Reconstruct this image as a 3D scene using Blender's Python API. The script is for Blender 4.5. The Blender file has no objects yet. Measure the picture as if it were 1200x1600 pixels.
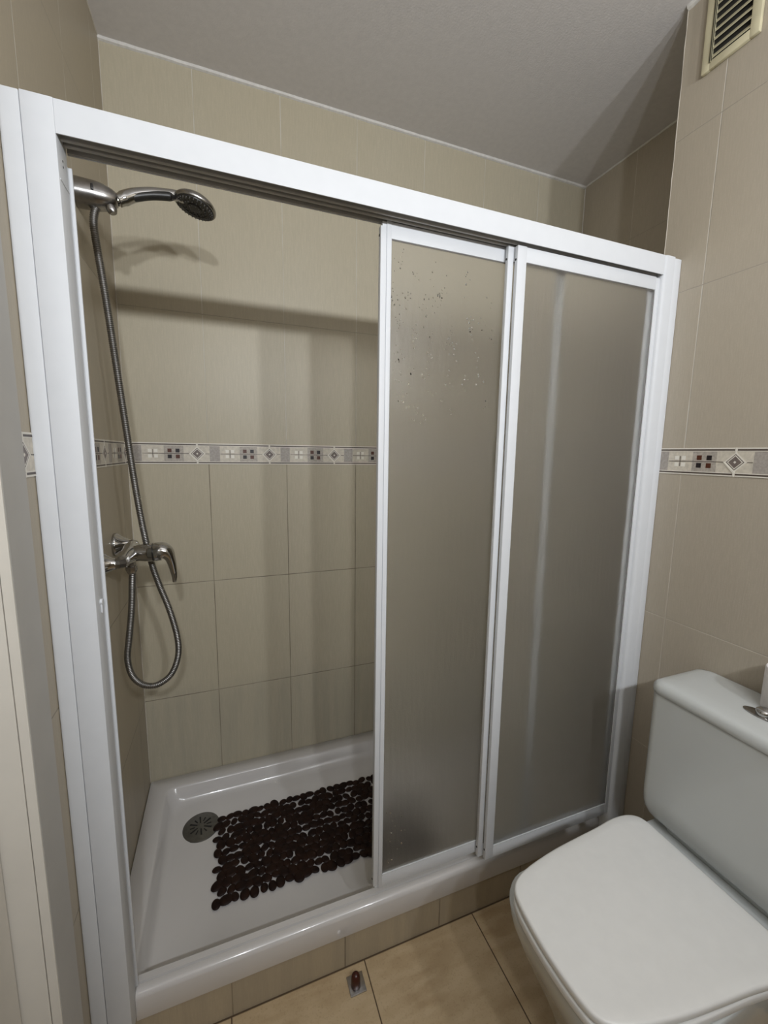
import bpy, bmesh, math, random
from mathutils import Vector, Matrix
random.seed(7)
C = bpy.context.scene.collection
scene = bpy.context.scene

# ------------------------------------------------------------------ camera
F_PX = 652.81
YAW, PITCH, ROLL = -0.3623, -0.1395, 0.0139
CAM = Vector((0.2807, -0.8078, 1.2847))
def cam_axes():
    cy, sy = math.cos(YAW), math.sin(YAW)
    F = Vector((-sy*math.cos(PITCH), cy*math.cos(PITCH), math.sin(PITCH)))
    R = Vector((cy, sy, 0)); U = R.cross(F)
    return R*math.cos(ROLL)+U*math.sin(ROLL), -R*math.sin(ROLL)+U*math.cos(ROLL), F
r_, u_, f_ = cam_axes()
cd = bpy.data.cameras.new('camera')
cd.sensor_fit = 'HORIZONTAL'; cd.sensor_width = 36; cd.lens = F_PX/1200*36; cd.clip_start = 0.01
cam = bpy.data.objects.new('camera', cd); C.objects.link(cam)
cam.matrix_world = Matrix(((r_.x, u_.x, -f_.x, CAM.x), (r_.y, u_.y, -f_.y, CAM.y), (r_.z, u_.z, -f_.z, CAM.z), (0, 0, 0, 1)))
scene.camera = cam

# ------------------------------------------------------------------ world, lamps, exposure
w = bpy.data.worlds.new('world'); scene.world = w; w.use_nodes = True
w.node_tree.nodes['Background'].inputs[0].default_value = (0.9, 0.95, 1, 1)
w.node_tree.nodes['Background'].inputs[1].default_value = 0.02
LAMP_COLOR = (0.95, 0.985, 1.03)
LAMPS = [((0.27, -1.50, 1.87), 8.5), ((0.64, -1.50, 1.87), 8.5), ((1.04, -1.50, 1.87), 8.5)]
for loc, p in LAMPS:
    ld = bpy.data.lights.new('mirror_lamp', 'SPOT'); ld.energy = p; ld.shadow_soft_size = 0.035
    ld.spot_size = math.pi; ld.spot_blend = 1.0; ld.color = LAMP_COLOR
    lo = bpy.data.objects.new('mirror_lamp', ld); lo.location = loc; C.objects.link(lo)
    lo.rotation_euler = (math.radians(97), 0, 0)      # facing the shower, tilted slightly up
scene.view_settings.view_transform = 'Standard'
scene.view_settings.look = 'None'
scene.view_settings.gamma = 1
scene.view_settings.use_curve_mapping = False
scene.view_settings.exposure = 1.9

# ------------------------------------------------------------------ dimensions
H = 2.386; D = 0.68; W = 1.716; W2 = 1.3932; FZ = 0.013; YF = -1.62
ZB0, ZB1 = 1.2415, 1.309

# ------------------------------------------------------------------ node helpers
def newmat(name):
    m = bpy.data.materials.new(name); m.use_nodes = True
    return m, m.node_tree, m.node_tree.nodes['Principled BSDF']
def nd(nt, typ, **kw):
    n = nt.nodes.new(typ)
    for k, v in kw.items(): setattr(n, k, v)
    return n
def M(nt, op, a, b=None, c=None):
    n = nt.nodes.new('ShaderNodeMath'); n.operation = op
    for i, v in enumerate((a, b, c)):
        if v is None: continue
        if isinstance(v, (int, float)): n.inputs[i].default_value = v
        else: nt.links.new(v, n.inputs[i])
    return n.outputs[0]
def mixc(nt, fac, a, b):
    n = nt.nodes.new('ShaderNodeMix'); n.data_type = 'RGBA'
    for i, v in ((0, fac), (6, a), (7, b)):
        if isinstance(v, (int, float)): n.inputs[i].default_value = v
        elif isinstance(v, tuple): n.inputs[i].default_value = (*v, 1)
        else: nt.links.new(v, n.inputs[i])
    return n.outputs[2]
def noise(nt, vec, scale, detail=2, mp=None):
    if mp:
        m = nt.nodes.new('ShaderNodeMapping'); m.inputs['Scale'].default_value = mp
        nt.links.new(vec, m.inputs['Vector']); vec = m.outputs[0]
    n = nt.nodes.new('ShaderNodeTexNoise'); n.inputs['Scale'].default_value = scale; n.inputs['Detail'].default_value = detail
    nt.links.new(vec, n.inputs['Vector'])
    return n.outputs['Fac']
def remap(nt, v, a, b, c, d):
    n = nt.nodes.new('ShaderNodeMapRange'); nt.links.new(v, n.inputs[0])
    for i, x in enumerate((a, b, c, d)): n.inputs[i+1].default_value = x
    return n.outputs[0]
def bump(nt, bs, h, dist, strength=1.0):
    b = nt.nodes.new('ShaderNodeBump'); b.inputs['Distance'].default_value = dist; b.inputs['Strength'].default_value = strength
    nt.links.new(h, b.inputs['Height']); nt.links.new(b.outputs[0], bs.inputs['Normal'])
def pos(nt):
    g = nt.nodes.new('ShaderNodeNewGeometry'); s = nt.nodes.new('ShaderNodeSeparateXYZ')
    nt.links.new(g.outputs['Position'], s.inputs[0])
    return g.outputs['Position'], s.outputs

def line_mask(nt, coord, off, pitch, half):
    # 1 on the joint lines at off + k*pitch
    t = M(nt, 'SUBTRACT', coord, off - pitch/2)
    t = M(nt, 'FLOORED_MODULO', t, pitch)
    t = M(nt, 'ABSOLUTE', M(nt, 'SUBTRACT', t, pitch/2))
    return remap(nt, t, half*0.6, half*1.5, 1, 0)

def tile_mat(name, axis, off, pitch=0.25, rows=(0.4515, 0.848, 1.7055, 2.0835), base=(0.435, 0.385, 0.310), grout_hi=(0.60, 0.57, 0.50), grout_lo=(0.17, 0.14, 0.10), row_hi=0.72, low_streak=0.6):
    m, nt, bs = newmat(name)
    P, s = pos(nt)
    u = s['XYZ'.index(axis.upper())]; z = s[2]
    fine = noise(nt, P, 1, 3, (420, 420, 30))
    weave = noise(nt, P, 1, 2, (260, 260, 260))
    big = noise(nt, P, 1, 2, (3.0, 3.0, 1.2))
    col = mixc(nt, remap(nt, fine, 0.3, 0.7, 0, 1), tuple(c*0.93 for c in base), tuple(c*1.06 for c in base))
    col = mixc(nt, remap(nt, weave, 0.35, 0.65, 0, 0.5), col, tuple(c*0.93 for c in base))
    col = mixc(nt, remap(nt, big, 0.3, 0.7, 0, 0.35), col, (base[0]*0.96, base[1]*0.93, base[2]*0.86))
    gv = line_mask(nt, u, off, pitch, 0.0011); gr = None
    for zr in rows:
        t = M(nt, 'ABSOLUTE', M(nt, 'SUBTRACT', z, zr)); q = remap(nt, t, 0.0007, 0.0017, 1, 0)
        gr = q if gr is None else M(nt, 'MAXIMUM', gr, q)
    g = gv if gr is None else M(nt, 'MAXIMUM', gv, gr)
    # darker, greyer vertical streaks low on the wall
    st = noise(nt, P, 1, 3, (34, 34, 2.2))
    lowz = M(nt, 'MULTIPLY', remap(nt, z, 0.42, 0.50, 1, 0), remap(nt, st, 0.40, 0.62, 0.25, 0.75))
    col = mixc(nt, M(nt, 'MULTIPLY', lowz, low_streak), col, (base[0]*0.70, base[1]*0.72, base[2]*0.76))
    gcol = mixc(nt, remap(nt, z, 1.25, 1.34, 0, 1), grout_lo, grout_hi)
    if gr is not None:
        gcol = mixc(nt, M(nt, 'MULTIPLY', gr, remap(nt, z, 1.25, 1.34, 0, 1)), gcol, tuple(c*row_hi for c in base))
    gcol = mixc(nt, remap(nt, noise(nt, P, 14, 2), 0.35, 0.65, 0.0, 0.55), gcol, tuple(c*0.9 for c in base))
    col = mixc(nt, g, col, gcol)
    nt.links.new(col, bs.inputs['Base Color'])
    bs.inputs['Roughness'].default_value = 0.42
    bs.inputs['Specular IOR Level'].default_value = 0.35
    h = M(nt, 'ADD', M(nt, 'MULTIPLY', g, -1.0), M(nt, 'MULTIPLY', fine, 0.12))
    bump(nt, bs, h, 0.0008, 0.6)
    return m

def simple(name, col, rough=0.4, metal=0.0, spec=0.5, coat=0.0, nscale=None, namt=0.06, bumpd=0.0, bscale=None):
    m, nt, bs = newmat(name)
    P, s = pos(nt)
    if nscale:
        n = noise(nt, P, nscale, 4)
        c = mixc(nt, remap(nt, n, 0.3, 0.7, 0, 1), tuple(max(0, x*(1-namt)) for x in col), tuple(min(1, x*(1+namt)) for x in col))
        nt.links.new(c, bs.inputs['Base Color'])
    else:
        bs.inputs['Base Color'].default_value = (*col, 1)
    bs.inputs['Roughness'].default_value = rough; bs.inputs['Metallic'].default_value = metal
    bs.inputs['Specular IOR Level'].default_value = spec; bs.inputs['Coat Weight'].default_value = coat
    if bumpd:
        bump(nt, bs, noise(nt, P, bscale or 200, 4), bumpd, 0.7)
    return m

MT_back = tile_mat('beige_tile_back', 'x', -0.0197, base=(0.485, 0.438, 0.332))  # back and left: same tile, warmer light there put into the base
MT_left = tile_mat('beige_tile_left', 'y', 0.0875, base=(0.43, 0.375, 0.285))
MT_right = tile_mat('beige_tile_right', 'y', -0.0584, grout_lo=(0.56, 0.51, 0.43), row_hi=0.8, low_streak=0)
MT_front = tile_mat('beige_tile_front', 'x', 0.05)
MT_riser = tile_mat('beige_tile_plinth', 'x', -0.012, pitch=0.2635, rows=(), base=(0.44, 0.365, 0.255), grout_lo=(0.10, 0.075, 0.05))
M_ceil = simple('plaster_ceiling', (0.70, 0.675, 0.66), 0.9, spec=0.1, nscale=60, namt=0.03, bumpd=0.0006, bscale=210)
M_caulk = simple('white_caulk', (0.66, 0.64, 0.60), 0.6, nscale=90, namt=0.08)
M_caulk_b = simple('beige_caulk', (0.55, 0.51, 0.44), 0.6, nscale=90, namt=0.08)
M_alu = simple('white_lacquered_aluminium', (0.64, 0.655, 0.675), 0.45, spec=0.25, nscale=30, namt=0.015)
M_alu_in = simple('darker_track_aluminium', (0.40, 0.385, 0.36), 0.35, nscale=40, namt=0.03)  # running track toned darker than the white frame
M_dark = simple('black_hole', (0.01, 0.01, 0.01), 0.8)
M_acryl = simple('white_acrylic', (0.62, 0.60, 0.585), 0.16, coat=0.4, nscale=6, namt=0.02)
M_ceramic = simple('white_ceramic', (0.57, 0.59, 0.58), 0.12, coat=0.3, nscale=8, namt=0.01)
M_seat = simple('white_seat_plastic', (0.80, 0.80, 0.78), 0.30, nscale=40, namt=0.015)
M_chrome = simple('chrome', (0.50, 0.495, 0.485), 0.10, metal=1.0, nscale=20, namt=0.05)
M_chrome_d = simple('worn_chrome', (0.36, 0.35, 0.34), 0.24, metal=1.0, nscale=60, namt=0.2)
M_drain = simple('grey_drain_metal', (0.17, 0.165, 0.15), 0.38, metal=0.8, nscale=80, namt=0.15)
M_hose = simple('chrome_hose', (0.24, 0.232, 0.22), 0.42, metal=1.0, nscale=60, namt=0.12)
M_blackp = simple('black_plastic', (0.018, 0.017, 0.016), 0.35, nscale=40, namt=0.1)
M_ivory = simple('yellowed_plastic', (0.58, 0.53, 0.36), 0.45, nscale=25, namt=0.08)
M_vdark = simple('vent_cavity', (0.02, 0.018, 0.015), 0.9)
M_cream = simple('cream_painted_wood', (0.62, 0.585, 0.52), 0.45, nscale=15, namt=0.03)
M_grey = simple('greige_painted_wood', (0.46, 0.445, 0.415), 0.5, nscale=15, namt=0.03)
M_paper = simple('toilet_paper', (0.78, 0.75, 0.74), 0.95, spec=0.1, nscale=80, namt=0.05, bumpd=0.0008, bscale=300)
M_card = simple('cardboard', (0.35, 0.26, 0.17), 0.9, nscale=80)
M_stop = simple('dark_red_rubber', (0.045, 0.008, 0.004), 0.3, nscale=50, namt=0.2)
M_steel = simple('brushed_steel', (0.45, 0.44, 0.44), 0.3, metal=1.0, nscale=90, namt=0.1)

def floor_mat():
    m, nt, bs = newmat('travertine_floor_tile')
    P, s = pos(nt)
    a = noise(nt, P, 7, 6); b = noise(nt, P, 1, 4, (10, 34, 10)); c = noise(nt, P, 260, 2)
    col = mixc(nt, remap(nt, a, 0.35, 0.65, 0, 1), (0.42, 0.305, 0.175), (0.53, 0.405, 0.25))
    col = mixc(nt, remap(nt, b, 0.4, 0.62, 0, 0.6), col, (0.60, 0.47, 0.30))
    col = mixc(nt, remap(nt, c, 0.55, 0.75, 0, 0.35), col, (0.30, 0.21, 0.12))
    g = M(nt, 'MAXIMUM', line_mask(nt, s[0], 0.5645, 0.316, 0.0013), line_mask(nt, s[1], -0.2775, 0.316, 0.0022))
    col = mixc(nt, g, col, (0.09, 0.06, 0.035))
    nt.links.new(col, bs.inputs['Base Color']); bs.inputs['Roughness'].default_value = 0.45
    bs.inputs['Specular IOR Level'].default_value = 0.35
    bump(nt, bs, M(nt, 'ADD', M(nt, 'MULTIPLY', g, -1), M(nt, 'MULTIPLY', a, 0.1)), 0.001, 0.6)
    return m
M_floor = floor_mat()

def frosted_mat():
    m = bpy.data.materials.new('frosted_textured_glass'); m.use_nodes = True
    nt = m.node_tree; nt.nodes.clear()
    out = nd(nt, 'ShaderNodeOutputMaterial')
    P, s = pos(nt)
    n1 = noise(nt, P, 1, 3, (90, 90, 14)); n2 = noise(nt, P, 330, 2)
    bmp = nd(nt, 'ShaderNodeBump'); bmp.inputs['Distance'].default_value = 0.0012; bmp.inputs['Strength'].default_value = 0.6
    nt.links.new(M(nt, 'ADD', n1, M(nt, 'MULTIPLY', n2, 0.35)), bmp.inputs['Height'])
    rf = nd(nt, 'ShaderNodeBsdfRefraction'); rf.inputs['IOR'].default_value = 1.32; rf.inputs['Roughness'].default_value = 0.72
    rf.inputs['Color'].default_value = (1.0, 0.995, 0.98, 1)
    tr = nd(nt, 'ShaderNodeBsdfTranslucent'); tr.inputs['Color'].default_value = (0.85, 0.83, 0.80, 1)
    gl = nd(nt, 'ShaderNodeBsdfGlossy'); gl.inputs['Roughness'].default_value = 0.3; gl.inputs['Color'].default_value = (0.9, 0.9, 0.9, 1)
    tp = nd(nt, 'ShaderNodeBsdfTransparent'); tp.inputs['Color'].default_value = (0.85, 0.84, 0.82, 1)
    for b in (rf, gl, tr): nt.links.new(bmp.outputs[0], b.inputs['Normal'])
    a = nd(nt, 'ShaderNodeMixShader'); a.inputs[0].default_value = 0.04
    nt.links.new(rf.outputs[0], a.inputs[1]); nt.links.new(tr.outputs[0], a.inputs[2])
    a2 = nd(nt, 'ShaderNodeMixShader'); a2.inputs[0].default_value = 0.06
    nt.links.new(a.outputs[0], a2.inputs[1]); nt.links.new(tp.outputs[0], a2.inputs[2])
    fr = nd(nt, 'ShaderNodeFresnel'); fr.inputs[0].default_value = 1.45
    df = nd(nt, 'ShaderNodeBsdfDiffuse'); df.inputs['Color'].default_value = (0.56, 0.53, 0.48, 1)
    a3 = nd(nt, 'ShaderNodeMixShader'); a3.inputs[0].default_value = 0.10
    nt.links.new(a2.outputs[0], a3.inputs[1]); nt.links.new(df.outputs[0], a3.inputs[2])
    b = nd(nt, 'ShaderNodeMixShader'); nt.links.new(M(nt, 'MULTIPLY', fr.outputs[0], 0.45), b.inputs[0])
    nt.links.new(a3.outputs[0], b.inputs[1]); nt.links.new(gl.outputs[0], b.inputs[2])
    nt.links.new(b.outputs[0], out.inputs[0])
    return m
def clear_mat():
    m = bpy.data.materials.new('clear_back_face'); m.use_nodes = True
    nt = m.node_tree; nt.nodes.clear()
    out = nd(nt, 'ShaderNodeOutputMaterial')
    tp = nd(nt, 'ShaderNodeBsdfTransparent'); tp.inputs['Color'].default_value = (1.0, 1.0, 0.995, 1)
    gl = nd(nt, 'ShaderNodeBsdfGlossy'); gl.inputs['Roughness'].default_value = 0.1
    lw = nd(nt, 'ShaderNodeFresnel'); lw.inputs[0].default_value = 1.2
    b = nd(nt, 'ShaderNodeMixShader'); nt.links.new(lw.outputs[0], b.inputs[0])
    nt.links.new(tp.outputs[0], b.inputs[1]); nt.links.new(gl.outputs[0], b.inputs[2]); nt.links.new(b.outputs[0], out.inputs[0])
    return m
M_frost = frosted_mat(); M_clear = clear_mat()
def water_mat():
    m, nt, bs = newmat('water_drop'); bs.inputs['Base Color'].default_value = (1, 1, 1, 1)
    bs.inputs['Transmission Weight'].default_value = 1; bs.inputs['IOR'].default_value = 1.33; bs.inputs['Roughness'].default_value = 0.02
    return m
M_water = water_mat()
def mat_pebble():
    m, nt, bs = newmat('brown_pebble_vinyl'); P, s = pos(nt)
    n = noise(nt, P, 50, 2)
    nt.links.new(mixc(nt, remap(nt, n, 0.35, 0.65, 0, 1), (0.010, 0.004, 0.003), (0.022, 0.009, 0.005)), bs.inputs['Base Color'])
    bs.inputs['Roughness'].default_value = 0.55; bs.inputs['Specular IOR Level'].default_value = 0.18
    return m
M_pebble = mat_pebble()
# border strip colours
MB = [simple('border_base', (0.60, 0.55, 0.46), 0.4, nscale=120, namt=0.12),
      simple('border_line', (0.075, 0.055, 0.045), 0.4),
      simple('border_light_edge', (0.74, 0.70, 0.62), 0.4),
      simple('border_taupe', (0.41, 0.37, 0.32), 0.45, nscale=200, namt=0.18),
      simple('border_grey', (0.37, 0.335, 0.30), 0.45, nscale=200, namt=0.15),
      simple('border_pale_square', (0.80, 0.77, 0.69), 0.4),
      simple('border_rust', (0.085, 0.022, 0.008), 0.4),
      simple('border_black', (0.010, 0.006, 0.008), 0.4),
      simple('border_diamond', (0.17, 0.135, 0.12), 0.4, nscale=300, namt=0.2)]

# ------------------------------------------------------------------ object helpers
def root_of(parent):
    v = Vector((0, 0, 0))
    while parent is not None:
        v += parent.location; parent = parent.parent
    return v
def obj(name, bm, mats, parent=None, smooth=True, angle=35, label=None):
    me = bpy.data.meshes.new(name)
    off = root_of(parent)
    if off.length > 0: bmesh.ops.translate(bm, verts=bm.verts, vec=-off)
    bmesh.ops.recalc_face_normals(bm, faces=bm.faces)
    bm.to_mesh(me); bm.free()
    if not isinstance(mats, (list, tuple)): mats = [mats]
    for m in mats: me.materials.append(m)
    o = bpy.data.objects.new(name, me); C.objects.link(o)
    if parent is not None: o.parent = parent
    if smooth:
        for p in me.polygons: p.use_smooth = True
        try: me.set_sharp_from_angle(angle=math.radians(angle))
        except Exception: pass
    if label: o['label'] = label
    return o
def thing(name, label, cat, loc, group=None):
    o = bpy.data.objects.new(name, None); o.location = loc; o.empty_display_size = 0.05; C.objects.link(o)
    o['label'] = label; o['category'] = cat
    if group: o['group'] = group
    return o
def tag(o, label, cat, group=None):
    o['label'] = label; o['category'] = cat
    if group: o['group'] = group
    return o
def struct(name, bm, mats, smooth=False):
    o = obj(name, bm, mats, smooth=smooth); o['kind'] = 'structure'; return o
def box(bm, x0, x1, y0, y1, z0, z1, bev=0.0, seg=2, mi=0):
    vs = [bm.verts.new((x, y, z)) for z in (z0, z1) for y in (y0, y1) for x in (x0, x1)]
    fs = [bm.faces.new([vs[i] for i in q]) for q in ((0, 2, 3, 1), (4, 5, 7, 6), (0, 1, 5, 4), (2, 6, 7, 3), (0, 4, 6, 2), (1, 3, 7, 5))]
    for f in fs: f.material_index = mi
    if bev > 0:
        es = list({e for f in fs for e in f.edges})
        r = bmesh.ops.bevel(bm, geom=es, offset=bev, segments=seg, profile=0.5, affect='EDGES')
        for f in r['faces']: f.material_index = mi
    return fs
def B(*a, **k):
    bm = bmesh.new(); box(bm, *a, **k); return bm
def extrude_prof(bm, pts, axis, a0, a1, mi=0):
    """closed 2D profile (list of 2D) swept along axis between a0 and a1"""
    def P(p, t):
        if axis == 'x': return (t, p[0], p[1])
        if axis == 'y': return (p[0], t, p[1])
        return (p[0], p[1], t)
    A = [bm.verts.new(P(p, a0)) for p in pts]; Bv = [bm.verts.new(P(p, a1)) for p in pts]
    n = len(pts)
    for i in range(n):
        f = bm.faces.new((A[i], A[(i+1) % n], Bv[(i+1) % n], Bv[i])); f.material_index = mi
    for L in (A[::-1], Bv):
        f = bm.faces.new(L); f.material_index = mi
def frame_at(t, up=Vector((0, 0, 1))):
    t = t.normalized()
    if abs(t.dot(up)) > 0.98: up = Vector((1, 0, 0))
    a = t.cross(up).normalized(); b = t.cross(a).normalized()
    return a, b
def sweep(bm, pts, radii, n=16, caps=True, sy=1.0, mi=0):
    """tube through pts with a radius each; parallel transport frame; sy squashes second axis"""
    pts = [Vector(p) for p in pts]
    rings = []; a = None
    for i, p in enumerate(pts):
        t = (pts[min(i+1, len(pts)-1)] - pts[max(i-1, 0)])
        if t.length < 1e-9: t = Vector((0, 0, 1))
        t.normalize()
        if a is None: a, b = frame_at(t)
        else:
            a = (a - t*a.dot(t)).normalized(); b = t.cross(a)
        r = radii[i] if isinstance(radii, (list, tuple)) else radii
        rx, ry = r if isinstance(r, tuple) else (r, r*sy)
        rings.append([bm.verts.new(p + a*rx*math.cos(2*math.pi*k/n) + b*ry*math.sin(2*math.pi*k/n)) for k in range(n)])
    for i in range(len(rings)-1):
        for k in range(n):
            f = bm.faces.new((rings[i][k], rings[i][(k+1) % n], rings[i+1][(k+1) % n], rings[i+1][k])); f.material_index = mi
    if caps:
        for R in (rings[0][::-1], rings[-1]):
            f = bm.faces.new(R); f.material_index = mi
    return rings
def lathe(bm, prof, origin, axis, n=32, mi=0):
    """prof: list of (distance along axis, radius)"""
    o = Vector(origin); ax = Vector(axis).normalized(); a, b = frame_at(ax)
    rings = []
    for h, r in prof:
        c = o + ax*h
        if r < 1e-6: rings.append([bm.verts.new(c)])
        else: rings.append([bm.verts.new(c + a*r*math.cos(2*math.pi*k/n) + b*r*math.sin(2*math.pi*k/n)) for k in range(n)])
    for i in range(len(rings)-1):
        A, Bq = rings[i], rings[i+1]
        for k in range(n):
            if len(A) == 1 and len(Bq) == 1: continue
            if len(A) == 1: f = bm.faces.new((A[0], Bq[k], Bq[(k+1) % n]))
            elif len(Bq) == 1: f = bm.faces.new((A[k], A[(k+1) % n], Bq[0]))
            else: f = bm.faces.new((A[k], A[(k+1) % n], Bq[(k+1) % n], Bq[k]))
            f.material_index = mi
    for R in (rings[0], rings[-1]):
        if len(R) > 2:
            f = bm.faces.new(R); f.material_index = mi
def catmull(pts, m=8, closed=False):
    P = [Vector(p) for p in pts]; n = len(P); out = []
    rng = range(n if closed else n-1)
    for i in rng:
        if closed: p0, p1, p2, p3 = P[(i-1) % n], P[i], P[(i+1) % n], P[(i+2) % n]
        else: p0, p1, p2, p3 = P[max(i-1, 0)], P[i], P[i+1], P[min(i+2, n-1)]
        for k in range(m):
            t = k/m
            out.append(0.5*((2*p1) + (-p0+p2)*t + (2*p0-5*p1+4*p2-p3)*t*t + (-p0+3*p1-3*p2+p3)*t**3))
    if not closed: out.append(P[-1])
    return out
def loft(bm, rings3, cap0=True, cap1=True, mi=0):
    R = [[bm.verts.new(p) for p in ring] for ring in rings3]
    n = len(R[0])
    for i in range(len(R)-1):
        for k in range(n):
            f = bm.faces.new((R[i][k], R[i][(k+1) % n], R[i+1][(k+1) % n], R[i+1][k])); f.material_index = mi
    if cap0: bm.faces.new(R[0][::-1]).material_index = mi
    if cap1: bm.faces.new(R[-1]).material_index = mi
def rrect(x0, x1, y0, y1, r, z, n=8):
    out = []
    for cx, cy, a0 in ((x1-r, y1-r, 0), (x0+r, y1-r, 90), (x0+r, y0+r, 180), (x1-r, y0+r, 270)):
        for k in range(n+1):
            a = math.radians(a0 + 90*k/n); out.append(Vector((cx+r*math.cos(a), cy+r*math.sin(a), z)))
    return out

# ------------------------------------------------------------------ the room
struct('floor', B(-0.12, 1.82, YF-0.1, 0.78, FZ-0.1, FZ), M_floor)
struct('ceiling', B(-0.12, 1.82, YF-0.1, 0.78, H, H+0.1), M_ceil)
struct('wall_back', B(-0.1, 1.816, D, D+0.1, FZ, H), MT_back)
DY0, DY1, DZ = -0.94, -0.143, 2.03       # the doorway in the left wall
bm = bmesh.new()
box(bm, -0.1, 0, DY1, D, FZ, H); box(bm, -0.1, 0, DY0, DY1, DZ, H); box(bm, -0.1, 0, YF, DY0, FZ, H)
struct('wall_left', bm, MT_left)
bm = bmesh.new()
box(bm, W2, W+0.1, YF, 0.0506, FZ, H); box(bm, W, W+0.1, 0.0506, D, FZ, H)
struct('wall_right', bm, MT_right)
struct('wall_front', B(-0.1, W2, YF-0.1, YF, FZ, H), MT_front)
# plinth of cut tiles under the tray
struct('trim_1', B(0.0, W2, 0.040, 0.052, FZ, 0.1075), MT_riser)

# caulk beads where ceiling and walls meet
def bead(name, pts, r, m):
    bm = bmesh.new(); P = catmull(pts, 10)
    P = [p + Vector((random.uniform(-1, 1), random.uniform(-1, 1), random.uniform(-1, 1)))*0.0006 for p in P]
    sweep(bm, P, r, 8)
    return struct(name, bm, m, smooth=True)
bead('trim_2', [(x, D, H) for x in (0, .3, .6, .9, 1.2, 1.5, W)], 0.0080, M_caulk)
bead('trim_3', [(W, y, H) for y in (D, .5, .3, .06)], 0.0042, M_caulk)
bead('trim_4', [(0, y, H) for y in (D, .4, .1, -.2, -.5)], 0.0022, M_caulk_b)
bead('trim_5', [(W2, y, H) for y in (0.05, -.2, -.5, -.9)], 0.009, M_caulk)
bead('trim_6', [(0, D, z) for z in (0.155, .6, 1.0, 1.6, 2.0, H)], 0.0016, M_caulk_b)
bead('trim_7', [(W, D, z) for z in (0.155, .6, 1.0, 1.6, 2.0, H)], 0.0022, M_caulk)
bead('trim_8', [(W2, 0.0506, z) for z in (0.155, .6, 1.0, 1.6, 2.0, H)], 0.0009, M_caulk_b)

# decorative border: a protruding strip with inlaid pattern. u runs along the wall, n is the outward normal
def border(name, origin, udir, ndir, u0, u1, first):
    o = Vector(origin); U = Vector(udir); N = Vector(ndir); bm = bmesh.new()
    h = (ZB1-ZB0); zc = ZB0 + h/2
    lay = [0]
    def quad(pts, d, mi):
        P = []
        for u, z in pts: P.append((u, z))
        # clip polygon to [u0,u1]
        def clip(P, f, inter):
            out = []
            for i in range(len(P)):
                a, b = P[i], P[(i+1) % len(P)]
                if f(a): out.append(a)
                if f(a) != f(b): out.append(inter(a, b))
            return out
        def mk(v): return lambda a, b: (v, a[1]+(b[1]-a[1])*(v-a[0])/(b[0]-a[0]))
        P = clip(P, lambda p: p[0] >= u0, mk(u0)) if P else P
        if len(P) < 3: return
        P = clip(P, lambda p: p[0] <= u1, mk(u1))
        if len(P) < 3: return
        top = [bm.verts.new(o + U*u + N*d + Vector((0, 0, zc+z))) for u, z in P]
        bot = [bm.verts.new(o + U*u + N*0.0 + Vector((0, 0, zc+z))) for u, z in P]
        bm.faces.new(top).material_index = mi
        for i in range(len(P)):
            bm.faces.new((top[i], bot[i], bot[(i+1) % len(P)], top[(i+1) % len(P)])).material_index = mi
    def rect(a, b, c, d_, dep, mi): quad([(a, c), (b, c), (b, d_), (a, d_)], dep, mi)
    rect(u0, u1, -h/2, h/2, 0.0012, 0)
    u = first
    while u - 0.226 > u0: u -= 0.226
    u -= 0.226
    while u < u1:
        s = u
        for sg in (-1, 1):
            rect(s+0.003, s+0.223, sg*0.0285-0.0016, sg*0.0285+0.0016, 0.0018, 1)
            rect(s+0.003, s+0.223, sg*0.0320-0.0014, sg*0.0320+0.0014, 0.0018, 2)
            rect(s+0.003, s+0.223, sg*0.0258-0.0008, sg*0.0258+0.0008, 0.0017, 2)
        rect(s+0.037, s+0.068, -0.0245, 0.0245, 0.0014, 4)
        rect(s+0.130, s+0.186, -0.0245, 0.0245, 0.0014, 3)
        rect(s+0.0245, s+0.036, -0.0007, 0.0007, 0.0018, 1)
        rect(s+0.070, s+0.2015, -0.0007, 0.0007, 0.0018, 1)
        rect(s+0.0983, s+0.0997, -0.013, 0.013, 0.0018, 1)
        for du in (-1, 1):
            for dz in (-1, 1):
                rect(s+0.099+du*0.0085-0.005, s+0.099+du*0.0085+0.005, dz*0.0085-0.005, dz*0.0085+0.005, 0.0016, 5)
                c = s+0.1575+du*0.0115
                rect(c-0.0058, c+0.0058, dz*0.0095-0.0058, dz*0.0095+0.0058, 0.0018, 6 if du*dz < 0 else 7)
        for half, mi, dep in ((0.0235, 2, 0.0015), (0.0190, 1, 0.0017), (0.0168, 2, 0.0019), (0.0140, 8, 0.0021), (0.0032, 2, 0.0023)):
            quad([(s-half, 0), (s, -half), (s+half, 0), (s, half)], dep, mi)
        rect(s-0.002, s+0.002, 0.0185, h/2, 0.0020, 2); rect(s-0.002, s+0.002, -h/2, -0.0185, 0.0020, 2)
        quad([(s-0.0250, 0.0), (s-0.0225, 0.0), (s+0.001, -0.0225), (s-0.001, -0.0265)], 0.0024, 2)
        u += 0.226
    return struct(name, bm, MB)
border('trim_9', (0, D, 0), (1, 0, 0), (0, -1, 0), 0.0, W, 0.197)
border('trim_10', (0, 0, 0), (0, 1, 0), (1, 0, 0), DY1+0.005, D, -0.034)
border('trim_11', (W2, 0, 0), (0, -1, 0), (-1, 0, 0), -0.0506, 1.30, 0.179)
border('trim_12', (W, 0, 0), (0, -1, 0), (-1, 0, 0), -D, -0.052, -0.4)

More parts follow.
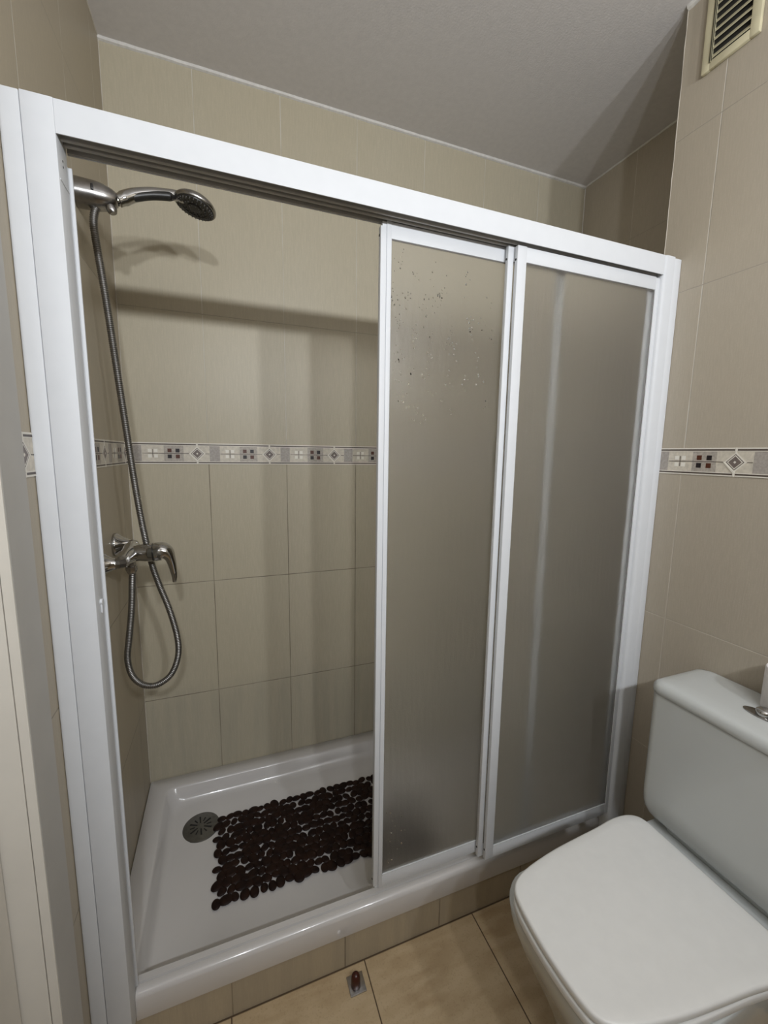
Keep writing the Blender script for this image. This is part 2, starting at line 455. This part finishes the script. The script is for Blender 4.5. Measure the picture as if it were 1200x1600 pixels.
# door in the left wall: casing, stepped jamb and leaf
bm = bmesh.new()
box(bm, 0.0, 0.0155, DY1, DY1+0.071, FZ, DZ+0.07, bev=0.001)
box(bm, 0.0, 0.0155, DY0-0.071, DY0, FZ, DZ+0.07, bev=0.001)
box(bm, 0.0, 0.0155, DY0, DY1, DZ, DZ+0.07, bev=0.001)
struct('trim_13', bm, M_grey)
bm = bmesh.new()
box(bm, 0.0035, 0.0155, DY1-0.003, DY1-0.0001, FZ, DZ, bev=0.0008)
box(bm, -0.075, 0.0028, DY1-0.004, DY1-0.0001, FZ, DZ, bev=0.0008)
box(bm, -0.075, -0.036, DY1-0.016, DY1-0.004, FZ, DZ, bev=0.001)
box(bm, -0.075, 0.0155, DY0+0.0001, DY0+0.004, FZ, DZ); box(bm, -0.075, 0.0155, DY0+0.004, DY1-0.004, DZ-0.004, DZ-0.0001)
struct('trim_14', bm, M_cream)
struct('door_1', B(-0.070, -0.030, DY0+0.006, DY1-0.007, FZ+0.004, DZ-0.006, bev=0.002), M_cream)

# ------------------------------------------------------------------ shower tray
TR0, TY0, TZ = 0.0, 0.034, 0.1565
tray = thing('shower_tray', 'long white acrylic shower tray with raised rims behind the sliding screen', 'shower tray', (0.8, 0.36, 0.10))
bm = bmesh.new()
X0, X1, Y0, Y1 = 0.0015, W-0.0015, 0.0525, D-0.0015
X1f = W2-0.002
# main body: ring profile (a uniform inset from the wall side)
def tr(ins, insf, r, z): return rrect(X0+ins, X1-ins, Y0+insf, Y1-ins, r, z, 8)
rings = [tr(0, 0, 0.006, 0.085), tr(0, 0, 0.006, TZ-0.003), tr(0.002, 0.002, 0.006, TZ), tr(0.050, 0.016, 0.02, TZ), tr(0.0535, 0.0185, 0.024, TZ-0.001),
         tr(0.057, 0.021, 0.03, TZ-0.005), tr(0.066, 0.026, 0.035, TZ-0.030), tr(0.071, 0.029, 0.04, TZ-0.041), tr(0.079, 0.033, 0.045, TZ-0.0475), tr(0.092, 0.042, 0.055, TZ-0.0505),
         tr(0.135, 0.085, 0.07, TZ-0.0525), tr(0.137, 0.087, 0.07, TZ-0.0535), tr(0.2, 0.2, 0.08, TZ-0.055)]
loft(bm, rings)
obj('basin', bm, M_acryl, tray, angle=60)
# front rim, full rounded nose, between the posts
bm = bmesh.new()
prof = [(0.0525, 0.108), (TY0+0.001, 0.108), (TY0, 0.110)]
for k in range(0, 9):
    a = math.radians(180-90*k/8); prof.append((TY0+0.013+0.013*math.cos(a), 0.159+0.013*math.sin(a)))
prof += [(0.0525, 0.172), (0.0535, 0.1685), (0.0560, 0.1685), (0.0570, 0.1735), (0.070, 0.1735), (0.0725, 0.171), (0.074, 0.160), (0.076, TZ-0.002), (0.0525, TZ-0.002)]
extrude_prof(bm, prof, 'x', 0.0668, 1.3325)
obj('front_rim', bm, M_acryl, tray, angle=40)

# drain with slotted chrome cover
DX, DYc = 0.166, 0.490; zb = TZ-0.054
dr = thing('drain_cover', 'round chrome drain cover with radial slots in the white shower tray', 'drain', (DX, DYc, zb))
bm = bmesh.new(); lathe(bm, [(0.0, 0.056), (0.0020, 0.055), (0.0035, 0.052), (0.0030, 0.040), (0.0050, 0.036), (0.0054, 0.0)], (DX, DYc, zb-0.0005), (0, 0, 1), 48)
obj('cover', bm, M_drain, dr, angle=30)
bm = bmesh.new()
for k in range(12):
    a = 2*math.pi*k/12 + 0.1
    c, s = math.cos(a), math.sin(a); r0, r1, hw = (0.011, 0.035, 0.0024) if k % 2 else (0.017, 0.031, 0.0018)
    pts = [(r0, -hw*0.7), (r1, -hw), (r1, hw), (r0, hw*0.7)]
    extrude_prof(bm, [(DX+p*c-q*s, DYc+p*s+q*c) for p, q in pts], 'z', zb+0.003, zb+0.0053)
obj('slots', bm, M_dark, dr, smooth=False)

# pebble mat
bm = bmesh.new()
mz = TZ-0.0525
MX0, MX1, MY0, MY1 = 0.205, 0.86, 0.214, 0.508
def pebble(bm, x, y, a, rx, ry, h):
    n = 18; c, s = math.cos(a), math.sin(a); rings = []
    for hh, k in ((0.0, 0.80), (h*0.35, 0.98), (h*0.7, 0.88), (h*0.93, 0.60), (h, 0.25)):
        rings.append([Vector((x+rx*k*math.cos(t)*c-ry*k*math.sin(t)*s, y+rx*k*math.cos(t)*s+ry*k*math.sin(t)*c, mz+hh)) for t in [2*math.pi*i/n for i in range(n)]])
    loft(bm, rings)
placed = []
target = 640; tries = 0
rowsn = 12; coln = 27
for j in range(rowsn):
    for i in range(coln):
        fx = (i+0.5*(j % 2))/(coln-0.5); x = MX0+0.013+(MX1-MX0-0.026)*fx + random.uniform(-.003, .003)
        y = MY0+0.012+(MY1-MY0-0.024)*j/(rowsn-1) + random.uniform(-.003, .003)
        k = random.uniform(0.74, 1.10)
        pebble(bm, x, y, random.uniform(0, math.pi), 0.0178*k, 0.0142*k*random.uniform(0.9, 1.05), random.uniform(0.0045, 0.0065))
tag(obj('bath_mat', bm, M_pebble, angle=50), 'dark brown pebble bath mat lying in the white shower tray', 'bath mat')

# ------------------------------------------------------------------ shower enclosure
enc = thing('shower_screen', 'white framed shower screen with three frosted sliding panels above the tray', 'shower screen', (0.7, 0.02, 0.17))
HZ0, HZ1 = 1.741, 1.788
bm = bmesh.new()
# header profile (y,z): box with lips and three tracks open to below
prof = [(0.0, HZ0), (0.0, HZ1-0.003), (0.001, HZ1-0.0008), (0.003, HZ1), (0.049, HZ1), (0.052, HZ1-0.003), (0.052, HZ0), (0.0502, HZ0), (0.0502, HZ0+0.026), (0.0020, HZ0+0.026), (0.0020, HZ0)]
extrude_prof(bm, prof, 'x', 0.0665, 1.3325)
obj('header_rail', bm, M_alu, enc, angle=25)
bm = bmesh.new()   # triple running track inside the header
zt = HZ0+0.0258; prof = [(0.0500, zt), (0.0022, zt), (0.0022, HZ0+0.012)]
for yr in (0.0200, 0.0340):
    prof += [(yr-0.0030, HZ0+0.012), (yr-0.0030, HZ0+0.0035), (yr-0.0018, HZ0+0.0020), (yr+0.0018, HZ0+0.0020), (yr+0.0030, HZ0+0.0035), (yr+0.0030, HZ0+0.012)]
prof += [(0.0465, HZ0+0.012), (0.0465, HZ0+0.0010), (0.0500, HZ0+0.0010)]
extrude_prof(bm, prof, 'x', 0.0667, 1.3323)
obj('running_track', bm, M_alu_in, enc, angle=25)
bm = bmesh.new(); box(bm, 0.0262, 0.0665, 0.0, 0.045, 0.118, HZ1, bev=0.0015)
obj('side_post', bm, M_alu, enc)
bm = bmesh.new(); box(bm, 0.0005, 0.0256, 0.0005, 0.046, 0.110, HZ1-0.001, bev=0.0012)
obj('wall_channel', bm, M_alu, enc)
bm = bmesh.new(); box(bm, 0.0595, 0.0665, 0.0455, 0.052, 0.176, 1.722, bev=0.001); box(bm, 0.0665, 0.0712, 0.0475, 0.052, 0.176, 1.722, bev=0.0008)
obj('post_flange', bm, M_alu, enc)
bm = bmesh.new()   # right post: rounded inner nose
prof = [(1.3330+0.0, 0.012), (1.3340, 0.0055), (1.3375, 0.0015), (1.343, 0.0), (1.3680, 0.0), (1.3685, 0.0006), (1.3685, 0.047), (1.3330, 0.047)]
extrude_prof(bm, prof, 'z', 0.118, HZ1)
obj('side_post', bm, M_alu, enc, angle=50)
bm = bmesh.new(); box(bm, 1.3690, W2-0.0008, 0.0006, 0.0495, 0.110, HZ1-0.0022, bev=0.0012)
obj('wall_channel', bm, M_alu, enc)
# little fittings and a small white raised spot on the left post
bm = bmesh.new(); sweep(bm, [(0.0665, 0.026, 1.020), (0.0705, 0.026, 1.020)], 0.005, 16); box(bm, 0.0665, 0.0695, 0.024, 0.028, 1.000, 1.018, bev=0.0008)
obj('nub', bm, M_alu, enc, label='small white bumper on the left post')
bm = bmesh.new()
for z in (1.708, 1.716): sweep(bm, [(0.0660, 0.022, z), (0.0669, 0.022, z)], 0.0016, 10)
obj('screw_hole', bm, M_dark, enc)
bm = bmesh.new(); box(bm, 0.0662, 0.0672, 0.004, 0.042, 1.6815, 1.6835); obj('end_cap', bm, M_alu, enc, smooth=False)

def panel(x0, x1, yf, z0, z1, wl, wr, groove=False, drops=False, label=None):
    th = 0.0105; rt, rb = 0.032, 0.036
    bm = bmesh.new()
    if groove:
        box(bm, x0, x0+0.0125, yf-0.0020, yf+th, z0+0.013, z1-0.012, bev=0.0012)
        box(bm, x0+0.0140, x0+wl, yf, yf+th, z0, z1, bev=0.0008)
        box(bm, x0+0.005, x0+0.0142, yf+0.002, yf+th-0.001, z0+0.004, z1-0.002)
    else:
        box(bm, x0, x0+wl, yf, yf+th, z0+0.001, z1, bev=0.0010)
    box(bm, x1-wr, x1, yf, yf+th, z0+0.004, z1-0.003, bev=0.0010)
    box(bm, x0+wl-0.0004, x1-wr+0.0004, yf+0.0006, yf+th-0.0006, z1-rt, z1-0.001, bev=0.0006)
    box(bm, x0+wl-0.0004, x1-wr+0.0004, yf+0.0006, yf+th-0.0006, z0+0.001, z0+rb, bev=0.0006)
    # raised bead above the bottom rail
    box(bm, x0+wl, x1-wr, yf-0.0004, yf+0.002, z0+rb-0.0016, z0+rb+0.0010)
    fr = obj('sliding_panel', bm, M_alu, enc, label=label)
    bm = bmesh.new()
    py = yf+0.0035
    fs = box(bm, x0+wl-0.003, x1-wr+0.003, py, py+0.004, z0+rb-0.003, z1-rt+0.003, mi=1)
    fs[2].material_index = 0
    obj('frosted_pane', bm, [M_frost, M_clear], fr, smooth=False)
    bm = bmesh.new()   # rubber gasket line around the pane
    gx0, gx1, gz0, gz1 = x0+wl, x1-wr, z0+rb, z1-rt
    box(bm, gx0, gx0+0.0012, py-0.001, py-0.0001, gz0, gz1); box(bm, gx1-0.0014, gx1, py-0.001, py-0.0001, gz0, gz1); box(bm, gx0+0.0012, gx1-0.0014, py-0.001, py-0.0001, gz1-0.0014, gz1)
    obj('gasket', bm, M_gasket, fr, smooth=False)
    for z in (z1-0.028, z0+0.028):
        bm = bmesh.new(); sweep(bm, [(x0-0.0008, yf+th*0.55, z), (x0+0.001, yf+th*0.55, z)], 0.0024, 12)
        obj('screw', bm, M_dark, fr)
    return fr, py
M_gasket = simple('grey_gasket', (0.16, 0.15, 0.14), 0.6)
fA, _ = panel(0.8945, 1.3340, 0.0095, 0.205, 1.7385, 0.0245, 0.0125, label='front sliding panel at the right end')
fM, _ = panel(0.8800, 1.3310, 0.0235, 0.205, 1.7420, 0.0150, 0.0230, label='middle sliding panel mostly hidden behind the front one')
fB, pyB = panel(0.5855, 1.0460, 0.0378, 0.206, 1.7440, 0.0245, 0.0240, groove=True, label='rear sliding panel with a grooved pull stile and water drops')
# water drops clinging to the rear panel
bm = bmesh.new()
def drop(x, z, r):
    rings = []; n = 8
    for k, hh in ((1.0, 0.0), (0.86, 0.35), (0.5, 0.62)):
        rings.append([Vector((x+r*k*math.cos(2*math.pi*i/n), pyB-0.0001-r*hh, z+1.15*r*k*math.sin(2*math.pi*i/n))) for i in range(n)])
    loft(bm, rings)
clusters = [(.63, 1.675, 9), (.665, 1.655, 5), (.70, 1.665, 4), (.735, 1.63, 4), (.79, 1.66, 6), (.85, 1.64, 3), (.622, 1.60, 14), (.65, 1.60, 8), (.688, 1.605, 7), (.72, 1.61, 20), (.69, 1.575, 4),
            (.63, 1.555, 12), (.665, 1.535, 14), (.705, 1.535, 7), (.75, 1.54, 12), (.80, 1.57, 12), (.83, 1.585, 6), (.86, 1.545, 6), (.745, 1.515, 4), (.63, 1.485, 14), (.70, 1.495, 9),
            (.765, 1.50, 6), (.82, 1.51, 5), (.63, 1.44, 8), (.66, 1.45, 6), (.695, 1.45, 8), (.75, 1.445, 6), (.79, 1.44, 6), (.83, 1.46, 7), (.72, 1.415, 5), (.64, 1.405, 10), (.67, 1.38, 10), (.685, 1.36, 4), (.85, 1.40, 3), (.76, 1.38, 4),
            (.622, .40, 5), (.638, .37, 4), (.660, .38, 3), (.63, .335, 5), (.65, .325, 4), (.63, .285, 5)]
for cx, cz, n in clusters:
    for _ in range(n):
        drop(cx+random.gauss(0, 0.006), cz+random.gauss(0, 0.013), random.choice((0.0008, 0.0011, 0.0013, 0.0016, 0.0020))*random.uniform(.8, 1.1))
wd = obj('water_drops', bm, M_water, fB, angle=180, label='clear water drops on the frosted pane'); wd['kind'] = 'stuff'

# ------------------------------------------------------------------ shower mixer on the left wall
YM, ZM = 0.365, 1.020
mx = thing('shower_mixer', 'chrome single-lever shower mixer on the left tiled wall', 'tap', (0.0, YM, ZM))
for dy, dz in ((-0.075, 0.004), (0.075, 0.018)):
    bm = bmesh.new(); lathe(bm, [(0.0005, 0.030), (0.004, 0.031), (0.009, 0.029), (0.020, 0.020), (0.030, 0.0145), (0.036, 0.013)], (0.0, YM+dy*1.05, ZM+dz), (1, 0, 0.0), 32)
    obj('escutcheon', bm, M_chrome, mx, angle=40)
for sgn in (-1, 1):
    bm = bmesh.new(); y = YM+sgn*0.066
    c0 = Vector((0.040, YM+sgn*0.078, ZM+(0.016 if sgn > 0 else 0.004)))
    sweep(bm, [(0.030, c0.y, c0.z), (0.041, c0.y, c0.z), (0.046, c0.y-sgn*0.006, c0.z), (0.047, c0.y-sgn*0.014, c0.z), (0.047, YM+sgn*0.054, c0.z)], [0.011, 0.0125, 0.0140, 0.0150, 0.0150], 8)
    obj('union_nut', bm, M_chrome_d, mx, angle=30)
bm = bmesh.new()   # horizontal body, swelling to the middle
sweep(bm, catmull([(0.047, YM+0.062, ZM+0.016), (0.047, YM+0.035, ZM+0.014), (0.050, YM, ZM+0.008), (0.047, YM-0.035, ZM+0.005), (0.047, YM-0.060, ZM+0.004)], 6),
      [0.0135+0.0075*math.sin(math.pi*i/24)**1.5 for i in range(25)], 24)
# barrel towards the room
sweep(bm, catmull([(0.050, YM, ZM+0.006), (0.070, YM, ZM+0.009), (0.090, YM, ZM+0.009), (0.101, YM, ZM+0.009)], 6), [0.0175+0.006*min(1, i/12) for i in range(19)], 28)
obj('body', bm, M_chrome, mx, angle=50)
bm = bmesh.new(); sweep(bm, [(0.1015, YM, ZM+0.009), (0.1040, YM, ZM+0.009)], 0.0225, 28)
obj('collar_ring', bm, M_blackp, mx)
bm = bmesh.new()   # lever: round cap that bends down into a flattened spout-like handle
pts = catmull([(0.1045, YM, ZM+0.009), (0.116, YM, ZM+0.010), (0.128, YM, ZM+0.008), (0.137, YM, ZM-0.003), (0.142, YM, ZM-0.020), (0.145, YM, ZM-0.040), (0.147, YM, ZM-0.060), (0.146, YM, ZM-0.073)], 6)
rad = []
for i in range(len(pts)):
    t = i/(len(pts)-1)
    ry = 0.0235 if t < .22 else (0.0235-0.0115*(t-.22)/.28 if t < .5 else 0.0120-0.0075*(t-.5)/.5)
    rx = 0.0235 if t < .30 else max(0.0085, 0.0235-0.0170*((t-.30)/.55)) if t < .97 else 0.0060
    rad.append((rx, max(ry, 0.0040)))
sweep(bm, pts, rad, 24)
obj('lever', bm, M_chrome, mx, angle=60)
bm = bmesh.new(); lathe(bm, [(0, 0.011), (0.012, 0.011), (0.013, 0.0135), (0.022, 0.0135), (0.030, 0.010), (0.034, 0.0075)], (0.051, YM, ZM-0.010), (0, 0, -1), 8)
obj('hose_nut', bm, M_chrome_d, mx, angle=30)

# ------------------------------------------------------------------ wall holder, hand shower and hose
YH, ZH = 0.358, 1.834
hd = thing('shower_bracket', 'chrome bullet-shaped wall holder near the ceiling of the shower', 'shower holder', (0.0, YH, ZH))
bm = bmesh.new()
L0 = Vector((0.0008, YH-0.004, ZH)); L1 = Vector((0.0775, YH+0.002, ZH+0.001)); ax = (L1-L0)
n = 16; pts = []; rad = []
for i in range(n+1):
    t = i/n; pts.append(L0+ax*t); r = 0.0295*(1-0.08*t) if t < .40 else 0.0295*(1-0.08*t)*math.sqrt(max(0.05, 1-((t-.40)/.68)**2.0)); rad.append(r)
sweep(bm, pts, rad, 32)
obj('holder_body', bm, M_chrome_d, hd, angle=60)
bm = bmesh.new(); sweep(bm, [(0.060, YH-0.004, ZH-0.012), (0.067, YH-0.006, ZH-0.026), (0.069, YH-0.006, ZH-0.031)], [0.009, 0.0105, 0.007], 20)
obj('clamp_knob', bm, M_chrome_d, hd, angle=50)
bm = bmesh.new(); box(bm, 0.034, 0.0385, YH-0.034, YH-0.0265, ZH-0.002, ZH+0.009, bev=0.0008)
obj('index_mark', bm, M_blackp, hd)

hs = thing('hand_shower', 'chrome hand shower with black grip clipped to the wall holder', 'shower head', (0.085, YH, ZH-0.002))
bm = bmesh.new()
hp = catmull([(0.0745, 0.360, 1.834), (0.082, 0.362, 1.839), (0.106, 0.370, 1.857), (0.140, 0.377, 1.872), (0.168, 0.383, 1.880), (0.190, 0.387, 1.884), (0.210, 0.391, 1.884)], 6)
rd = [0.0105 if i < 4 else (0.0135 if i < 8 else 0.0150-0.0035*min(1, (i-8)/16)) for i in range(len(hp))]
sweep(bm, hp, rd, 24)
obj('handle', bm, M_chrome, hs, angle=45)
bm = bmesh.new()   # black grip inlay along the underside and front of the handle
gp = [p+Vector((0, -0.0040, -0.0060)) for p in hp[10:31]]
gr = [0.0030+0.0068*math.sin(math.pi*min(1, (i+1.2)/5)/2)*math.sin(math.pi*min(1, (len(gp)-i)/4)/2) for i in range(len(gp))]
sweep(bm, gp, gr, 20)
obj('grip', bm, M_blackp, hs, angle=60)
HC = Vector((0.236, 0.392, 1.876)); HN = Vector((-0.24, -0.05, -1.0)).normalized()    # facing down
bm = bmesh.new()
lathe(bm, [(-0.019, 0.0), (-0.0185, 0.014), (-0.015, 0.028), (-0.006, 0.042), (0.001, 0.0475), (0.005, 0.0480), (0.0075, 0.0465), (0.0078, 0.0440)], HC, HN, 48)
obj('head_shell', bm, M_chrome_d, hs, angle=40)
bm = bmesh.new(); lathe(bm, [(0.0060, 0.0438), (0.0098, 0.0425), (0.0105, 0.0300), (0.0090, 0.0285), (0.0090, 0.017), (0.0115, 0.015), (0.0120, 0.0)], HC, HN, 48)
sp = obj('spray_face', bm, M_blackp, hs, angle=40)
a_, b_ = frame_at(HN)
bm = bmesh.new()
for ringr, cnt in ((0.040, 30), (0.0355, 26), (0.024, 16), (0.011, 8)):
    for k in range(cnt):
        t = 2*math.pi*k/cnt; c = HC + (a_*math.cos(t)+b_*math.sin(t))*ringr
        lathe(bm, [(0.0085, 0.0013), (0.0122 if ringr < .03 else 0.0125, 0.0011), (0.0128, 0.0005)], c, HN, 6)
nz = obj('nozzles', bm, simple('grey_rubber', (0.12, 0.115, 0.11), 0.5), sp)
bm = bmesh.new(); sweep(bm, [HC+Vector((-0.044, -0.012, 0.000)), HC+Vector((-0.052, -0.018, -0.004))], [0.0045, 0.0050], 14)
obj('mode_tab', bm, M_blackp, hs)

YHo = 0.405
hose_ctrl = [(0.0525, 0.365, 0.980), (0.050, 0.366, 0.950), (0.043, 0.374, 0.880), (0.031, 0.382, 0.800), (0.0235, 0.386, 0.745), (0.031, 0.388, 0.695), (0.054, 0.390, 0.664), (0.086, 0.391, 0.657), (0.120, 0.393, 0.678),
             (0.140, 0.395, 0.725), (0.1415, 0.397, 0.780), (0.126, 0.400, 0.860), (0.104, 0.402, 0.935), (0.0885, 0.404, 1.000), (0.0760, 0.400, 1.090), (0.0660, 0.394, 1.200), (0.0570, 0.380, 1.350), (0.0490, 0.370, 1.480), (0.0400, 0.362, 1.620), (0.0320, 0.357, 1.720), (0.0285, 0.355, 1.775), (0.0330, 0.355, 1.803), (0.040, 0.356, 1.815)]
ctr = catmull(hose_ctrl, 40)
# resample to even spacing for the ribs
seg = [0.0]
for i in range(1, len(ctr)): seg.append(seg[-1]+(ctr[i]-ctr[i-1]).length)
step = 0.0011; N = int(seg[-1]/step); ev = []; j = 0
for i in range(N+1):
    s_ = i*step
    while j < len(seg)-2 and seg[j+1] < s_: j += 1
    t = (s_-seg[j])/max(1e-9, seg[j+1]-seg[j]); ev.append(ctr[j].lerp(ctr[j+1], t))
bm = bmesh.new()
sweep(bm, ev, [0.0082 if i % 4 in (0, 1) else 0.0070 for i in range(len(ev))], 12)
tag(obj('shower_hose', bm, M_hose, angle=70), 'grey ribbed metal shower hose looping below the mixer', 'hose')

# ------------------------------------------------------------------ ventilation grille
VY0, VY1, VZ0, VZ1 = -0.124, -0.004, 2.192, 2.372
vt = thing('vent_grille', 'yellowed plastic louvred ventilation grille high on the right wall', 'vent', (W2, (VY0+VY1)/2, VZ0))
bm = bmesh.new()
xo, xi = W2-0.010, W2-0.0004
box(bm, xo, xi, VY0, VY0+0.020, VZ0, VZ1, bev=0.0025); box(bm, xo, xi, VY1-0.020, VY1, VZ0, VZ1, bev=0.0025)
box(bm, xo, xi, VY0+0.018, VY1-0.018, VZ0, VZ0+0.019, bev=0.0025); box(bm, xo, xi, VY0+0.018, VY1-0.018, VZ1-0.019, VZ1, bev=0.0025)
box(bm, xo-0.0025, xo+0.002, VY1-0.0225, VY1-0.0185, VZ0+0.014, VZ1-0.014, bev=0.001)
box(bm, xo-0.0025, xo+0.002, VY1-0.0225, VY1-0.0185, VZ0+0.014, VZ1-0.014, bev=0.001)
obj('frame', bm, M_ivory, vt)
obj('cavity', B(W2-0.0018, W2-0.0005, VY0+0.015, VY1-0.015, VZ0+0.014, VZ1-0.014), M_vdark, vt, smooth=False)
z = VZ0+0.026
while z < VZ1-0.02:
    bm = bmesh.new()
    extrude_prof(bm, [(xo+0.0005, z-0.0050), (xo+0.0005, z-0.0034), (xi-0.0015, z+0.0080), (xi-0.0015, z+0.0062)], 'y', VY0+0.0185, VY1-0.0185)
    obj('louvre', bm, M_ivory, vt, smooth=False)
    z += 0.0180

# ------------------------------------------------------------------ toilet
YC = -0.3385
wc = thing('toilet', 'white close-coupled toilet with the lid closed against the right wall', 'toilet', (1.15, YC, FZ))
half = [(1.1780, 0), (1.1780, .090), (1.1775, .128), (1.1690, .1485), (1.1450, .1605), (1.105, .1630), (1.05, .1565), (.990, .1510), (.925, .1445), (.868, .1355), (.830, .1270), (.803, .1170), (.7865, .1035), (.7780, .084), (.7730, .050), (.7705, 0)]
def outline(scx=0.0, sy=0.0, z=0.4, cx=0.98, kx=1.0, ky=1.0, dx=0.0):
    P = [(x, y) for x, y in half] + [(x, -y) for x, y in half[-2:0:-1]]
    P = catmull([Vector((x, y, 0)) for x, y in P], 5, closed=True)
    out = []
    # inward offset along the normal
    n = len(P)
    for i in range(n):
        t = P[(i+1) % n]-P[(i-1) % n]; nrm = Vector((t.y, -t.x, 0)).normalized()
        q = P[i] - nrm*0
        d = (P[i]-Vector((cx, 0, 0)))
        if nrm.dot(d) < 0: nrm = -nrm
        q = P[i] + nrm*scx
        out.append(Vector((cx+(q.x-cx)*kx+dx, YC+q.y*ky, z)))
    return out
ZP = 0.398
bm = bmesh.new()   # bowl: rim outline narrowing to the foot, reaching back under the cistern
def bowl_ring(z, k):  # k 0 at rim .. 1 at foot
    fx0 = 0.778 + 0.120*k**0.9; hw = 0.157 - 0.050*k; xb = 1.386; r = 0.075-0.01*k
    pts = []
    # back corners small radius, front corners large
    m = 8
    for cx_, cy_, rr, a0 in ((xb-0.012, hw_b(k)-0.012, 0.012, 0), (fx0+r, hw-0.008*k-r, r, 90), (fx0+r, -(hw-0.008*k-r), r, 180), (xb-0.012, -(hw_b(k)-0.012), 0.012, 270)):
        for i in range(m+1):
            a = math.radians(a0+90*i/m); pts.append(Vector((cx_+rr*math.cos(a), YC+cy_+rr*math.sin(a), z)))
    return pts
def hw_b(k): return 0.150 - 0.035*k
rr = [(FZ+0.0005, 1.0), (FZ+0.06, 0.93), (FZ+0.14, 0.72), (FZ+0.20, 0.50), (FZ+0.26, 0.27), (FZ+0.31, 0.11), (FZ+0.345, 0.03), (ZP-0.008, 0.0), (ZP-0.002, 0.008), (ZP, 0.03)]
loft(bm, [bowl_ring(z, k) for z, k in rr])
obj('bowl', bm, M_ceramic, wc, angle=60)
def slab(z0, z1, off, e):
    bm = bmesh.new()
    loft(bm, [outline(off-e, 0, z0), outline(off-e*0.3, 0, z0+e*0.3), outline(off, 0, z0+e), outline(off, 0, z1-e), outline(off-e*0.3, 0, z1-e*0.3), outline(off-e, 0, z1), outline(off-e, 0, z1+0.0008, kx=0.93, ky=0.90)])
    return bm
obj('seat', slab(ZP+0.001, ZP+0.0180, 0.0015, 0.003), M_seat, wc, angle=60)
bm = slab(ZP+0.0200, ZP+0.0370, 0.0005, 0.0045)      # the lid sits a touch askew on its hinges
bmesh.ops.rotate(bm, verts=bm.verts, cent=(1.0, YC, 0.42), matrix=Matrix.Rotation(math.radians(-1.3), 3, 'Z'))
obj('lid', bm, M_seat, wc, angle=60)
# cistern
bm = bmesh.new()
def cis(z, dy, dx, r=0.022): return rrect(1.2165+dx, 1.3905, YC-0.1800+dy, YC+0.1770-dy, r, z, 6)
loft(bm, [cis(ZP+0.0005, 0.055, 0.022, .01), cis(0.420, 0.052, 0.022, .01), cis(0.4205, 0.034, 0.008, .012), cis(0.422, 0.024, 0.004, .015), cis(0.427, 0.014, 0.0015, .018), cis(0.436, 0.006, 0.0005, .02), cis(0.448, 0.002, 0, .02), cis(0.47, 0, 0, .02), cis(0.728, -0.001, -0.0, .022), cis(0.7305, -0.001, -0.0, .022)])
obj('cistern', bm, M_ceramic, wc, angle=50)
bm = bmesh.new()
def cl(z, e, r): return rrect(1.2120+e, 1.3920-e*0.3, YC-0.184+e, YC+0.181-e, r, z, 8)
loft(bm, [cl(0.7318, 0.003, .024), cl(0.7328, 0.001, .026), cl(0.742, 0.0, .027), cl(0.750, 0.001, .027), cl(0.7565, 0.005, .026), cl(0.7605, 0.012, .024), cl(0.7630, 0.024, .022), cl(0.7645, 0.045, .018)])
obj('cistern_lid', bm, M_ceramic, wc, angle=60)
bm = bmesh.new()   # oval chrome flush plate
def ov(k, z): return [Vector((1.2885+0.0165*k*math.cos(t), YC-0.008+0.034*k*math.sin(t), z)) for t in [2*math.pi*i/32 for i in range(32)]]
loft(bm, [ov(1, 0.7635), ov(1, 0.7662), ov(0.93, 0.7672)])
obj('flush_plate', bm, M_chrome_d, wc, angle=40)
bm = bmesh.new(); lathe(bm, [(0, 0.0135), (0.006, 0.0145), (0.011, 0.0135), (0.014, 0.009), (0.015, 0.0)], (1.289, YC-0.010, 0.7668), (0, 0, 1), 32)
obj('flush_button', bm, M_chrome, wc, angle=50)

# toilet roll standing on the cistern lid
bm = bmesh.new()
lathe(bm, [(0.0, 0.020), (0.0, 0.0405), (0.002, 0.0420), (0.088, 0.0420), (0.090, 0.0405), (0.090, 0.020)], (1.3490, -0.3570, 0.7652), (0, 0, 1), 40)
roll = thing('toilet_roll', 'white paper roll standing on the cistern behind the flush button', 'toilet paper', (1.3490, -0.3570, 0.7652))
obj('paper', bm, M_paper, roll, angle=50)
bm = bmesh.new(); lathe(bm, [(0.001, 0.0200), (0.0895, 0.0200), (0.0895, 0.0190), (0.001, 0.0190), (0.001, 0.0200)], (1.3490, -0.3570, 0.7652), (0, 0, 1), 32)
obj('core_tube', bm, M_card, roll)

# ------------------------------------------------------------------ door stop on the floor
ds = thing('door_stop', 'dark red rubber door stop on a square steel plate on the floor', 'door stop', (0.531, -0.004, FZ))
bm = bmesh.new(); box(bm, 0.5115, 0.5510, -0.0245, 0.0165, FZ+0.0002, FZ+0.0035, bev=0.001)
obj('base_plate', bm, M_steel, ds)
bm = bmesh.new(); lathe(bm, [(0.0, 0.0105), (0.002, 0.0115), (0.020, 0.0113), (0.028, 0.0095), (0.033, 0.006), (0.035, 0.0)], (0.5285, -0.0065, FZ+0.0036), (0, 0, 1), 28)
obj('rubber_stop', bm, M_stop, ds, angle=60)
